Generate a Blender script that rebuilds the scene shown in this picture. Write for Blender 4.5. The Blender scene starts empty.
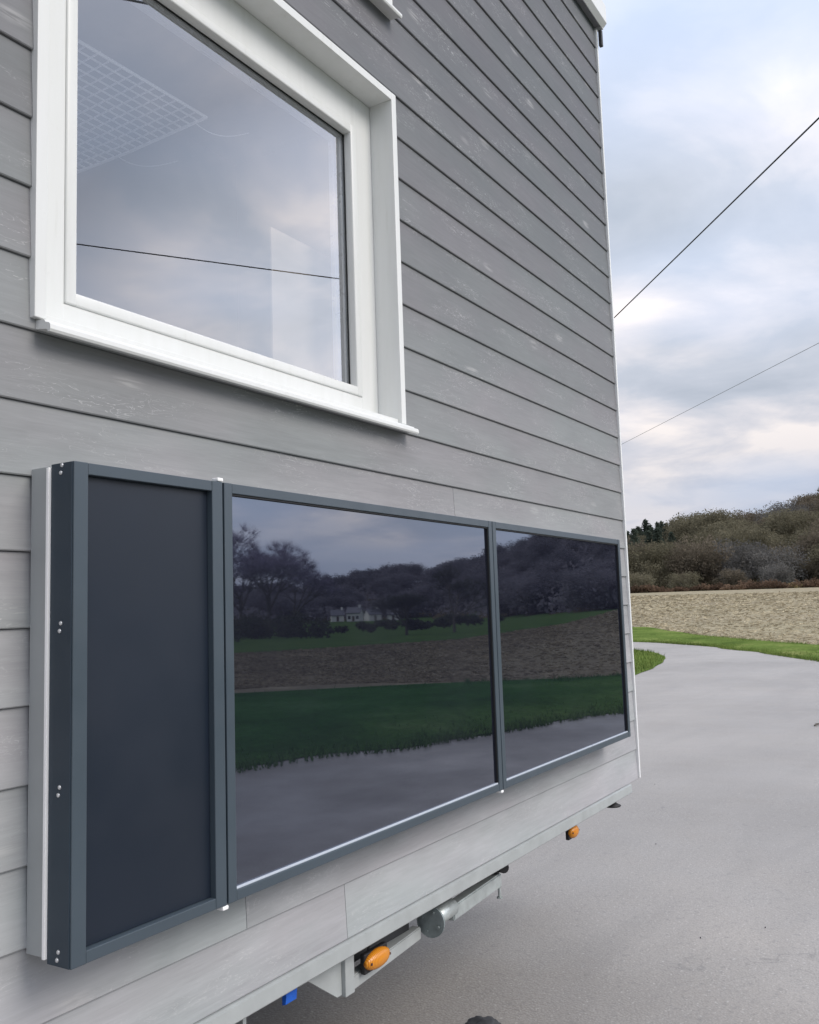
import bpy, bmesh, math, random
from mathutils import Vector, Matrix, noise
random.seed(7)
S = bpy.context.scene
COL = S.collection
rad = math.radians

# ------------------------------------------------------------------ materials
def new_mat(name):
    m = bpy.data.materials.new(name); m.use_nodes = True
    nt = m.node_tree
    for n in list(nt.nodes): nt.nodes.remove(n)
    out = nt.nodes.new('ShaderNodeOutputMaterial')
    return m, nt, out
class NB:
    def __init__(s, nt): s.nt = nt
    def n(s, t, **kw):
        nd = s.nt.nodes.new(t)
        for k, v in kw.items():
            if k == 'inp':
                for a, b in v.items(): nd.inputs[a].default_value = b
            else: setattr(nd, k, v)
        return nd
    def l(s, a, b): s.nt.links.new(a, b)
    def mapping(s, scale=(1,1,1), coord='Object', rot=(0,0,0)):
        tc = s.n('ShaderNodeTexCoord'); mp = s.n('ShaderNodeMapping')
        mp.inputs['Scale'].default_value = scale; mp.inputs['Rotation'].default_value = rot
        s.l(tc.outputs[coord], mp.inputs['Vector']); return mp.outputs[0]
    def noise(s, vec, scale=5, detail=5, rough=.55, dist=0):
        nd = s.n('ShaderNodeTexNoise'); nd.inputs['Scale'].default_value = scale
        nd.inputs['Detail'].default_value = detail; nd.inputs['Roughness'].default_value = rough
        nd.inputs['Distortion'].default_value = dist
        s.l(vec, nd.inputs['Vector']); return nd.outputs['Fac']
    def ramp(s, fac, stops):
        r = s.n('ShaderNodeValToRGB'); e = r.color_ramp.elements
        while len(e) < len(stops): e.new(.5)
        for i, (p, c) in enumerate(stops):
            e[i].position = p; e[i].color = (c[0], c[1], c[2], 1)
        s.l(fac, r.inputs[0]); return r.outputs[0]
    def mr(s, v, a, b, c, d):
        m = s.n('ShaderNodeMapRange'); s.l(v, m.inputs[0])
        for i, x in zip((1,2,3,4), (a,b,c,d)): m.inputs[i].default_value = x
        return m.outputs[0]
    def mix(s, fac, a, b, mode='MIX'):
        m = s.n('ShaderNodeMix'); m.data_type = 'RGBA'; m.blend_type = mode
        for sock, v in ((m.inputs[0], fac), (m.inputs[6], a), (m.inputs[7], b)):
            if isinstance(v, (int, float)): sock.default_value = v
            elif isinstance(v, tuple): sock.default_value = (*v[:3], 1)
            else: s.l(v, sock)
        return m.outputs[2]
    def math(s, op, a, b=0.):
        m = s.n('ShaderNodeMath', operation=op)
        for sock, v in ((m.inputs[0], a), (m.inputs[1], b)):
            if isinstance(v, (int, float)): sock.default_value = v
            else: s.l(v, sock)
        return m.outputs[0]
    def bsdf(s, out, color, rough=.6, spec=.5, metal=0., normal=None, ior=1.45):
        b = s.n('ShaderNodeBsdfPrincipled')
        for nm, v in (('Base Color', color), ('Roughness', rough), ('Metallic', metal), ('IOR', ior)):
            if isinstance(v, (int, float)): b.inputs[nm].default_value = v
            elif isinstance(v, tuple): b.inputs[nm].default_value = (*v, 1)
            else: s.l(v, b.inputs[nm])
        b.inputs['Specular IOR Level'].default_value = spec
        if normal is not None: s.l(normal, b.inputs['Normal'])
        s.l(b.outputs[0], out.inputs[0]); return b
    def bump(s, h, strength=.3, dist=.01):
        b = s.n('ShaderNodeBump'); b.inputs['Strength'].default_value = strength
        b.inputs['Distance'].default_value = dist; s.l(h, b.inputs['Height']); return b.outputs[0]

def simple(name, color, rough=.5, metal=0., var=.12, scale=8., bump=0., spec=.5, ior=1.45):
    m, nt, out = new_mat(name); k = NB(nt)
    v = k.mapping()
    f = k.noise(v, scale, 6)
    c = k.ramp(f, [(.3, tuple(x*(1-var) for x in color)), (.7, tuple(min(1, x*(1+var)) for x in color))])
    rr = k.mr(k.noise(v, scale*3, 4), .3, .7, max(0, rough-.06), min(1, rough+.08))
    nrm = k.bump(k.noise(v, scale*10, 4), bump, .002) if bump else None
    k.bsdf(out, c, rr, spec, metal, nrm, ior)
    return m

def dim_mirrored(k, c, lo=.55, tint=None):  # ground colour darkened on the camera side to dim its panel reflection
    if tint is not None: lo = 0.
    tc = k.n('ShaderNodeTexCoord'); sp = k.n('ShaderNodeSeparateXYZ'); k.l(tc.outputs['Object'], sp.inputs[0])
    f = k.mr(k.math('ADD', sp.outputs[1], k.math('MULTIPLY', k.noise(tc.outputs['Object'], .25, 3), 4.)), -4., 4.5, lo, 1.)
    if tint is None: return k.mix(1., c, f, 'MULTIPLY')
    return k.mix(f, k.mix(1., c, tint, 'MULTIPLY'), c)
def mat_cladding():
    m, nt, out = new_mat('painted_timber'); k = NB(nt)
    geo = k.n('ShaderNodeNewGeometry'); rnd = geo.outputs['Random Per Island']
    tc = k.n('ShaderNodeTexCoord')
    off = k.n('ShaderNodeCombineXYZ'); k.l(k.math('MULTIPLY', rnd, 37.), off.inputs[0]); k.l(k.math('MULTIPLY', rnd, 11.), off.inputs[2])
    add = k.n('ShaderNodeVectorMath', operation='ADD'); k.l(tc.outputs['Object'], add.inputs[0]); k.l(off.outputs[0], add.inputs[1])
    def mp(sc, rot=(0,0,0)):
        q = k.n('ShaderNodeMapping'); q.inputs['Scale'].default_value = sc; q.inputs['Rotation'].default_value = rot; k.l(add.outputs[0], q.inputs[0]); return q.outputs[0]
    grain = k.noise(mp((1.6, 9, 24)), 4, 8, .62, .6)
    fine = k.noise(mp((4, 30, 130)), 4, 4, .6, .3)
    blot = k.noise(mp((1.0, 2, 3.2)), 2.2, 5, .55, .4)
    # vertical tone: paler low boards paint in the brighter light near the road
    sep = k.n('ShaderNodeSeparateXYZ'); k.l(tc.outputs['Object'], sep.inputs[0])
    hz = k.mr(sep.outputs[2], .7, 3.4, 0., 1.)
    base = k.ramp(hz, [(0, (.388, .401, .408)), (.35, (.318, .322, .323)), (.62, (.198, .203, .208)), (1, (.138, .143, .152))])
    tone = k.math('ADD', k.mr(rnd, 0, 1, .94, 1.07), k.mr(blot, .32, .68, -.10, .10))
    tone = k.math('ADD', tone, k.mr(grain, .3, .7, -.065, .065))
    tone = k.math('ADD', tone, k.mr(fine, .3, .7, -.03, .03))
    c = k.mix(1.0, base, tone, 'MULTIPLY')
    hue = k.noise(mp((.8, 1, 2.0)), 1.7, 3, .5)
    c = k.mix(1., c, k.ramp(hue, [(.38, (.965, 1.0, 1.0)), (.62, (1.02, .985, 1.015))]), 'MULTIPLY')
    # pale rubbed marks and worn streaks
    st = k.noise(mp((3.2, 8, 15), (0, .35, 0)), 3.6, 3, .5, 1.6)
    msk = k.noise(mp((1.2, 3, 5)), 2.6, 3, .5)
    s1 = k.math('MULTIPLY', k.mr(k.math('ABSOLUTE', k.math('SUBTRACT', st, .5)), 0., .012, 1., 0.), k.mr(msk, .48, .62, 0., .55))
    c = k.mix(s1, c, (.60, .60, .60))
    # knots
    vo = k.n('ShaderNodeTexVoronoi'); vo.inputs['Scale'].default_value = 1.; k.l(mp((2.6, 1, 7.4)), vo.inputs['Vector'])
    kn = k.math('MULTIPLY', k.mr(vo.outputs['Distance'], .0, .14, 1., 0.), .75)
    kc = k.mix(k.math('MULTIPLY', kn, k.mr(grain, .4, .6, 0., 1.)), c, (.52, .515, .51))
    c2 = k.mix(k.mr(vo.outputs['Distance'], .02, .06, .30, 0.), kc, (.16, .16, .165))
    h = k.math('ADD', k.math('MULTIPLY', grain, .6), k.math('MULTIPLY', fine, .4))
    h = k.math('ADD', h, k.math('MULTIPLY', kn, .3))
    k.bsdf(out, c2, k.mr(blot, .3, .7, .52, .66), .35, 0, k.bump(h, .28, .0012))
    return m

def mat_road():
    m, nt, out = new_mat('worn_tarmac'); k = NB(nt)
    v = k.mapping()
    big = k.noise(v, .35, 4, .5); mid = k.noise(v, 2.2, 5, .6); fn = k.noise(v, 120, 3, .7); ag = k.noise(v, 45, 4, .65)
    c = k.ramp(big, [(.3, (.235, .217, .198)), (.7, (.35, .325, .298))])
    c = k.mix(k.mr(mid, .35, .65, 0, .35), c, (.295, .282, .268))
    c = k.mix(1., c, k.math('ADD', k.mr(fn, .3, .7, .80, 1.2), k.mr(ag, .3, .7, -.10, .10)), 'MULTIPLY')
    vo = k.n('ShaderNodeTexVoronoi'); vo.inputs['Scale'].default_value = 95; k.l(v, vo.inputs['Vector'])
    c = k.mix(k.mr(vo.outputs['Distance'], .12, .3, .45, 0), c, (.43, .42, .41))
    # dark wheel polished and damp streaks
    st = k.noise(k.mapping((.35, 1.6, 1)), 1.3, 4, .6, .8)
    c = k.mix(k.mr(st, .50, .70, 0, .40), c, (.235, .22, .205))
    cr = k.n('ShaderNodeTexVoronoi', feature='DISTANCE_TO_EDGE'); cr.inputs['Scale'].default_value = .55
    wv = k.n('ShaderNodeVectorMath', operation='ADD'); nz = k.n('ShaderNodeTexNoise'); nz.inputs['Scale'].default_value = 3; k.l(v, nz.inputs['Vector']); k.l(v, wv.inputs[0]); k.l(nz.outputs['Color'], wv.inputs[1]); k.l(wv.outputs[0], cr.inputs['Vector'])
    crk = k.math('MULTIPLY', k.mr(cr.outputs['Distance'], 0, .004, .35, 0), k.mr(mid, .5, .6, 0, 1))
    c = k.mix(crk, c, (.09, .09, .09))
    tc = k.n('ShaderNodeTexCoord'); sp = k.n('ShaderNodeSeparateXYZ'); k.l(tc.outputs['Object'], sp.inputs[0])
    spk = k.noise(v, 26, 2, .5); c = k.mix(k.mr(spk, .60, .68, 0, .30), c, (.17, .165, .16)); c = k.mix(k.mr(k.noise(v, 60, 2, .5), .64, .70, 0, .35), c, (.62, .61, .59))
    f = k.mr(k.math('ADD', sp.outputs[1], k.math('MULTIPLY', mid, .8)), -2.3, -1.0, .45, 1.)  # tarmac colour darkened around the camera so its mirror image is dimmer
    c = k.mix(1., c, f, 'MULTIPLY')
    h = k.math('ADD', k.math('MULTIPLY', fn, .5), k.math('MULTIPLY', vo.outputs['Distance'], -.8))
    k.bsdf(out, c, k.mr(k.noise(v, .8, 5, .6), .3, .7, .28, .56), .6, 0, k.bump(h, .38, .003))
    return m

def mat_field():
    m, nt, out = new_mat('stubble_soil'); k = NB(nt)
    v = k.mapping((1, 1, 1), rot=(0, 0, .5)); vs = k.mapping((.4, 2.2, 1), rot=(0, 0, .9))
    a = k.noise(v, .9, 8, .7); b = k.noise(vs, 1.4, 6, .65); g = k.noise(v, .06, 3)
    c = k.ramp(k.math('ADD', k.math('MULTIPLY', a, .55), k.math('MULTIPLY', b, .45)),
               [(.36, (.17, .138, .09)), (.5, (.30, .255, .175)), (.62, (.46, .40, .28))])
    wv = k.n('ShaderNodeTexWave'); wv.inputs['Scale'].default_value = .42; wv.inputs['Distortion'].default_value = 5.; wv.inputs['Detail'].default_value = 3; k.l(k.mapping((1, 1, 1), rot=(0, 0, .25)), wv.inputs['Vector'])
    c = k.mix(k.mr(wv.outputs['Fac'], .2, .8, .0, .42), c, (.17, .15, .095))
    c = k.mix(k.mr(g, .4, .6, 0, .3), c, (.27, .25, .15))
    c = dim_mirrored(k, c, .5)
    k.bsdf(out, c, .9, .2, 0, k.bump(a, .9, .12))
    return m

def mat_grass(name, c0, c1, c2):
    m, nt, out = new_mat(name); k = NB(nt)
    v = k.mapping()
    a = k.noise(v, .5, 6, .6); b = k.noise(v, 9, 5, .7)
    c = k.ramp(a, [(.3, c0), (.55, c1), (.75, c2)])
    c = k.mix(1., c, k.mr(b, .25, .75, .55, 1.35), 'MULTIPLY')
    if 'verge' in name: c = dim_mirrored(k, c, tint=(.22, .48, .50))
    k.bsdf(out, c, .9, .0, 0, k.bump(b, .8, .05))
    return m

def mat_leaf(name, c0, c1, rough=.85, trans=0.):
    m, nt, out = new_mat(name); k = NB(nt)
    geo = k.n('ShaderNodeNewGeometry'); oi = k.n('ShaderNodeObjectInfo')
    f = k.math('ADD', k.math('MULTIPLY', geo.outputs['Random Per Island'], 1. if name in ('grass_blades', 'straw_stubble') else .3), k.math('MULTIPLY', oi.outputs['Random'], 0. if name in ('grass_blades', 'straw_stubble') else .7))
    c = k.ramp(f, [(.1, c0), (.9, c1)])
    big = k.noise(k.mapping((1, 1, 1), 'Object'), .35, 3)
    c = k.mix(1., c, k.mr(big, .3, .7, .7, 1.25), 'MULTIPLY')
    if name == 'grass_blades': c = dim_mirrored(k, c, tint=(.24, .52, .55))
    if name == 'straw_stubble': c = dim_mirrored(k, c, .5)
    df = k.n('ShaderNodeBsdfDiffuse'); tl = k.n('ShaderNodeBsdfTranslucent'); mx = k.n('ShaderNodeMixShader'); mx.inputs[0].default_value = .42
    k.l(c, df.inputs[0]); k.l(c, tl.inputs[0]); k.l(df.outputs[0], mx.inputs[1]); k.l(tl.outputs[0], mx.inputs[2]); k.l(mx.outputs[0], out.inputs[0])
    return m

M = {}
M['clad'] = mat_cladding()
M['dark_gap'] = simple('cavity_board', (.03, .03, .032), .9)
def mat_white():
    m, nt, out = new_mat('white_window_paint'); k = NB(nt)
    v = k.mapping((14, 14, 1.6)); a = k.noise(v, 2.2, 6, .6); b = k.noise(k.mapping(), 40, 4, .7)
    c = k.ramp(a, [(.35, (.735, .745, .735)), (.62, (.71, .72, .705)), (.8, (.63, .635, .61))])
    c = k.mix(k.mr(b, .62, .78, 0, .16), c, (.50, .49, .46))
    k.bsdf(out, c, k.mr(a, .3, .7, .28, .42), .5, 0, k.bump(k.noise(k.mapping(), 220, 2), .06, .001)); return m
M['white'] = mat_white()
M['white_trim'] = simple('white_corner_metal', (.78, .79, .79), .4, var=.03, scale=4)
M['frame'] = simple('slate_blue_aluminium', (.056, .076, .095), .36, var=.05, scale=5, spec=.6, bump=.05)
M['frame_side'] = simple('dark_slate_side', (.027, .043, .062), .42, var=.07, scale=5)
M['absorber'] = simple('matt_slate_absorber', (.009, .015, .027), .40, var=.10, scale=2, spec=.45, ior=1.5)
M['backer'] = simple('painted_batten', (.37, .39, .395), .55, var=.05, scale=6, bump=.2)
M['edge'] = simple('bright_white_strip', (.95, .95, .95), .4, var=.02)
M['bead'] = simple('clear_silicone_bead', (.50, .55, .62), .3, var=.04)
M['gasket'] = simple('black_gasket', (.01, .011, .013), .6)
M['spacer'] = simple('glazing_spacer', (.55, .58, .64), .3, metal=.3)
M['galv'] = simple('galvanised_steel', (.50, .545, .54), .42, metal=.55, var=.14, scale=26, bump=.15)
M['galv_dark'] = simple('dull_galvanised_steel', (.26, .30, .305), .5, metal=.5, var=.2, scale=30, bump=.2)
M['ledge'] = simple('galvanised_rail', (.40, .425, .425), .5, metal=.15, var=.08, scale=14, bump=.1)
M['black'] = simple('black_rubber', (.015, .015, .017), .6, bump=.2)
M['dark_steel'] = simple('dark_painted_steel', (.035, .036, .04), .55, var=.2)  # plain dark colour of the parts themselves
M['rust'] = simple('rusty_bolt', (.10, .05, .04), .7, metal=.3, var=.3, scale=40)
M['blue'] = simple('blue_webbing', (.01, .11, .55), .6, var=.1, scale=60, bump=.3)
M['chrome'] = simple('zinc_screw', (.75, .76, .78), .3, metal=.7, var=.05)
M['room'] = simple('room_panelling', (.24, .24, .26), .7, var=.04, scale=2)
M['room_dark'] = simple('room_floor', (.25, .2, .16), .6)
M['beige'] = simple('beige_board', (.24, .20, .155), .6, var=.03, scale=2)
M['net'] = simple('white_net_cord', (.62, .62, .66), .8)
M['roof'] = simple('roof_membrane', (.25, .26, .28), .6)
M['wire'] = simple('wire_black', (.02, .02, .022), .6)
M['wire_grey'] = simple('wire_weathered', (.22, .22, .23), .6)
M['pole'] = simple('creosoted_wood', (.14, .11, .085), .85, var=.25, scale=12, bump=.4)
M['road'] = mat_road()
M['field'] = mat_field()
M['meadow'] = mat_grass('meadow_grass', (.04, .075, .028), (.06, .11, .035), (.10, .135, .05))
M['verge'] = mat_grass('verge_grass', (.075, .115, .03), (.135, .19, .05), (.24, .25, .095))
M['hillsoil'] = mat_grass('wood_floor', (.05, .045, .03), (.075, .065, .04), (.1, .085, .05))
M['blade'] = mat_leaf('grass_blades', (.08, .135, .03), (.235, .29, .085), .75)
M['straw'] = mat_leaf('straw_stubble', (.25, .21, .14), (.60, .53, .38))
M['crown_brown'] = mat_leaf('brown_twigs', (.125, .106, .080), (.215, .182, .138))
M['crown_olive'] = mat_leaf('olive_twigs', (.125, .114, .076), (.215, .195, .135))
M['crown_grey'] = mat_leaf('grey_twigs', (.125, .120, .112), (.205, .196, .182))
M['haze_pale'] = mat_leaf('pale_hazed_twigs', (.22, .20, .28), (.38, .35, .45))  # distance haze painted into the twig colour
M['haze_brown'] = mat_leaf('hazy_twigs', (.13, .13, .15), (.23, .22, .25))  # bluish air haze mixed into the colour of the mirrored wood
M['conifer'] = mat_leaf('conifer_needles', (.055, .072, .058), (.10, .12, .095))
M['hedge'] = mat_leaf('rust_hedge', (.10, .066, .048), (.24, .165, .115))
M['reed'] = mat_leaf('pale_dead_grass', (.25, .19, .09), (.5, .42, .24))
M['bush'] = mat_leaf('dark_bush', (.035, .045, .035), (.08, .085, .06))
M['bark'] = simple('bark', (.085, .075, .065), .9, var=.3, scale=4, bump=.4)
M['hwall'] = simple('rendered_wall', (.8, .79, .75), .8, var=.05, scale=.5)
M['hroof'] = simple('slate_roof', (.14, .14, .16), .7, var=.15, scale=1.)
M['hwin'] = simple('far_window', (.03, .035, .045), .15, var=.1)
M['hdoor'] = simple('far_door', (.08, .05, .04), .5)

# amber plastic
def mat_amber():
    m, nt, out = new_mat('amber_lens'); k = NB(nt)
    w = k.n('ShaderNodeTexWave'); w.inputs['Scale'].default_value = 60; k.l(k.mapping(), w.inputs['Vector'])
    c = k.ramp(w.outputs['Fac'], [(.2, (.62, .20, .01)), (.8, (.85, .34, .025))])
    b = k.bsdf(out, c, .22, .5, 0, k.bump(w.outputs['Fac'], .3, .001))
    b.inputs['Transmission Weight'].default_value = .15
    return m
M['amber'] = mat_amber()

def mat_solar_glass():
    m, nt, out = new_mat('dark_solar_glass'); k = NB(nt)
    v = k.mapping()
    dirt = k.noise(v, 3.5, 5, .6)
    b = k.bsdf(out, k.ramp(dirt, [(.3, (.008, .009, .016)), (.7, (.014, .015, .024))]),
               k.mr(dirt, .35, .75, .010, .026), .5, 0, None, 2.75)
    b.inputs['Specular Tint'].default_value = (.80, .86, 1.0, 1)
    return m
M['solar'] = mat_solar_glass()

def mat_pane():
    m, nt, out = new_mat('coated_window_glass'); k = NB(nt)
    tr = k.n('ShaderNodeBsdfTransparent'); tr.inputs[0].default_value = (.97, .98, .98, 1)
    gl = k.n('ShaderNodeBsdfGlossy'); gl.inputs['Roughness'].default_value = .0
    gl.inputs['Color'].default_value = (.94, .94, .95, 1)
    lw = k.n('ShaderNodeLayerWeight'); lw.inputs[0].default_value = .5
    f = k.mr(lw.outputs['Facing'], 0., 1., .20, .58)
    mx = k.n('ShaderNodeMixShader'); k.l(f, mx.inputs[0]); k.l(tr.outputs[0], mx.inputs[1]); k.l(gl.outputs[0], mx.inputs[2])
    k.l(mx.outputs[0], out.inputs[0]); return m
M['pane'] = mat_pane()

# ------------------------------------------------------------------ mesh helpers
def box(bm, x0, x1, y0, y1, z0, z1, bev=0., seg=2, rot=None):
    mat = Matrix.Translation(((x0+x1)/2, (y0+y1)/2, (z0+z1)/2))
    if rot is not None: mat = mat @ rot
    mat = mat @ Matrix.Diagonal((abs(x1-x0), abs(y1-y0), abs(z1-z0), 1))
    r = bmesh.ops.create_cube(bm, size=1, matrix=mat)
    if bev > 0:
        es = list({e for v in r['verts'] for e in v.link_edges})
        bmesh.ops.bevel(bm, geom=es, offset=bev, segments=seg, affect='EDGES', profile=.5)
def tube(bm, pts, r, n=8, cap=True):
    rings = []
    for i, p in enumerate(pts):
        p = Vector(p)
        a = Vector(pts[max(0, i-1)]); b = Vector(pts[min(len(pts)-1, i+1)])
        d = (b-a).normalized()
        u = d.cross(Vector((0, 0, 1)))
        if u.length < 1e-3: u = Vector((1, 0, 0))
        u.normalize(); w = d.cross(u)
        ri = r[i] if isinstance(r, (list, tuple)) else r
        rings.append([bm.verts.new(p + (u*math.cos(t)+w*math.sin(t))*ri) for t in [2*math.pi*j/n for j in range(n)]])
    for a, b in zip(rings, rings[1:]):
        for j in range(n):
            bm.faces.new((a[j], a[(j+1) % n], b[(j+1) % n], b[j]))
    if cap and n > 2:
        bm.faces.new(rings[0][::-1]); bm.faces.new(rings[-1])
def extrude_x(bm, prof, x0, x1):
    a = [bm.verts.new((x0, y, z)) for y, z in prof]; b = [bm.verts.new((x1, y, z)) for y, z in prof]
    n = len(prof)
    for i in range(n): bm.faces.new((a[i], a[(i+1) % n], b[(i+1) % n], b[i]))
    bm.faces.new(a[::-1]); bm.faces.new(b)
def obj(name, bm, m, parent=None, smooth=False):
    if isinstance(bm, bmesh.types.BMesh):
        bmesh.ops.recalc_face_normals(bm, faces=bm.faces)
        me = bpy.data.meshes.new(name); bm.to_mesh(me); bm.free()
    else: me = bm
    if not me.materials:
        for mm in (m if isinstance(m, (list, tuple)) else [m]): me.materials.append(mm)
    if smooth:
        for p in me.polygons: p.use_smooth = True
    o = bpy.data.objects.new(name, me); COL.objects.link(o)
    if parent is not None:
        o.parent = parent; o.matrix_parent_inverse = Matrix.Translation(-Vector(parent.location))
    return o
def BM(): return bmesh.new()
def tag(o, label=None, cat=None, group=None, kind=None):
    if label: o['label'] = label
    if cat: o['category'] = cat
    if group: o['group'] = group
    if kind: o['kind'] = kind
    return o
def empty(name, loc, label=None, cat=None, group=None):
    o = bpy.data.objects.new(name, None); COL.objects.link(o); o.location = loc
    o.empty_display_size = .2
    return tag(o, label, cat, group)

# ------------------------------------------------------------------ camera
S.render.resolution_x, S.render.resolution_y = 819, 1024
cd = bpy.data.cameras.new('camera'); cam = bpy.data.objects.new('camera', cd); COL.objects.link(cam)
Fv = Vector((.84744095, .52003698, .10679594)); Rv = Vector((.52574667, -.85000838, -.03280532)); Uv = Vector((-.07371747, -.08394818, .99373962))
CAMP = Vector((0, -1.422684, 1.45))
mw = Matrix(((Rv.x, Uv.x, -Fv.x, CAMP.x), (Rv.y, Uv.y, -Fv.y, CAMP.y), (Rv.z, Uv.z, -Fv.z, CAMP.z), (0, 0, 0, 1)))
cam.matrix_world = mw
cd.sensor_fit = 'HORIZONTAL'; cd.sensor_width = 36; cd.lens = 36*915/819
cd.clip_start = .05; cd.clip_end = 6000
S.camera = cam

# ------------------------------------------------------------------ the house
P = .135
def ZK(k): return 1.45 + (3.9343 - k)*P          # height of the lower edge of board k
XE = 4.293; XW = -3.2
WX0, WX1, WZ0, WZ1 = 1.0227, 2.2985, 2.0024, 3.0454
W2Z0, W2Z1 = 3.327, 4.10
house = empty('tiny_house', (0, 0, 0), 'grey timber clad tiny house with white framed windows standing on a trailer', 'house')

def board(bm, x0, x1, z0, z1, full=True):
    lip = 0.; rec = .0065
    prof = [(lip+.0015, z0+.0), (lip, z0+.0022), (rec, z1-.0014), (rec+.002, z1-.001), (.017, z1-.001), (.017, z0)]
    extrude_x(bm, prof, x0, x1)
bm = BM()
joints = {9: [1.58], 10: [1.9525], 2: [2.604], 1: [-.4], -9: [.4], -15: [.2], 4: [-.9], 6: [.35], 8: [-.2], -5: [-.7], -1: [.1]}
for k in range(10, -18, -1):
    z0, z1 = ZK(k), ZK(k-1)
    xs = [XW] + [j for j in sorted(joints.get(k, []))] + [XE-.004]
    segs = [(a + (.0008 if i else 0), b - (.0008 if i < len(xs)-2 else 0)) for i, (a, b) in enumerate(zip(xs, xs[1:]))]
    cut = None
    for (cz0, cz1) in ((WZ0+.01, WZ1-.01), (W2Z0+.01, W2Z1-.01)):
        if z0 < cz1 and z1 > cz0: cut = (cz0, cz1)
    if cut:
        ns = []
        for a, b in segs:
            if b <= WX0+.012 or a >= WX1-.012: ns.append((a, b)); continue
            if a < WX0+.012: ns.append((a, WX0+.012))
            if b > WX1-.012: ns.append((WX1-.012, b))
        segs = ns
        if z0 < cut[0] - .004: board(bm, WX0+.0125, WX1-.0125, z0, cut[0]+.004)
        if z1 > cut[1] + .008: board(bm, WX0+.0125, WX1-.0125, cut[1]+.004, z1)
    for a, b in segs: board(bm, a, b, z0, min(z1, 4.40))
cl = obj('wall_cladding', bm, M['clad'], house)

# structure behind the boards, front window openings cut through
def wall_holes(bm, x0, x1, z0, z1, y0, y1, holes):
    xs = sorted({x0, x1, *[h[0] for h in holes], *[h[1] for h in holes]})
    zs = sorted({z0, z1, *[h[2] for h in holes], *[h[3] for h in holes]})
    for a, b in zip(xs, xs[1:]):
        for c, d in zip(zs, zs[1:]):
            cx, cz = (a+b)/2, (c+d)/2
            if any(h[0] < cx < h[1] and h[2] < cz < h[3] for h in holes): continue
            box(bm, a, b, y0, y1, c, d)
bm = BM()
HOLE = [(WX0+.02, WX1-.02, WZ0+.012, WZ1-.02), (WX0+.02, WX1-.02, W2Z0+.012, W2Z1-.02)]
wall_holes(bm, XW, XE-.01, .632, 4.40, .018, .13, HOLE)
wall_holes(bm, XW, XE-.01, .632, 4.30, 2.36, 2.45, [(-2.2, 2.2, 1.0, 3.05), (-2.2, 2.2, 3.2, 4.15)])  # rear wall has unseen openings added to let light into the room
box(bm, XE-.10, XE-.01, .1305, 2.3595, .632, 4.30)
box(bm, XW, XW+.09, .1305, 2.3595, .632, 4.30)
obj('wall_core', bm, M['room'], house)
bm = BM(); box(bm, XW+.091, XE-.101, .131, 2.359, .64, .72); obj('floor', bm, M['room_dark'], house)
bm = BM()
extrude_x(bm, [(-.035, 4.401), (2.55, 4.301), (2.55, 4.40), (-.035, 4.50)], XW-.06, XE+.02); rf = obj('roof', bm, M['roof'], house)
bm = BM()   # eaves profile
extrude_x(bm, [(-.022, 4.392), (-.0365, 4.405), (-.0365, 4.505), (-.045, 4.512), (-.052, 4.505), (-.052, 4.408), (-.03, 4.385)], XW-.07, XE+.032)
box(bm, XE+.021, XE+.031, -.0345, .9, 4.38, 4.50, .003)
obj('eaves_trim', bm, M['white_trim'], rf)
bm = BM(); box(bm, XE+.004, XE+.026, -.030, -.012, 4.285, 4.372, .003); obj('drip_end', bm, M['dark_steel'], rf)
bm = BM()   # white corner trim
box(bm, XE-.0035, XE+.012, -.0075, .06, .634, 4.378, .002)
obj('corner_trim', bm, M['white_trim'], house)
bm = BM()
box(bm, XE+.0125, XE+.019, .02, 2.4, .66, 4.34); obj('end_cladding', bm, M['clad'], house)

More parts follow.
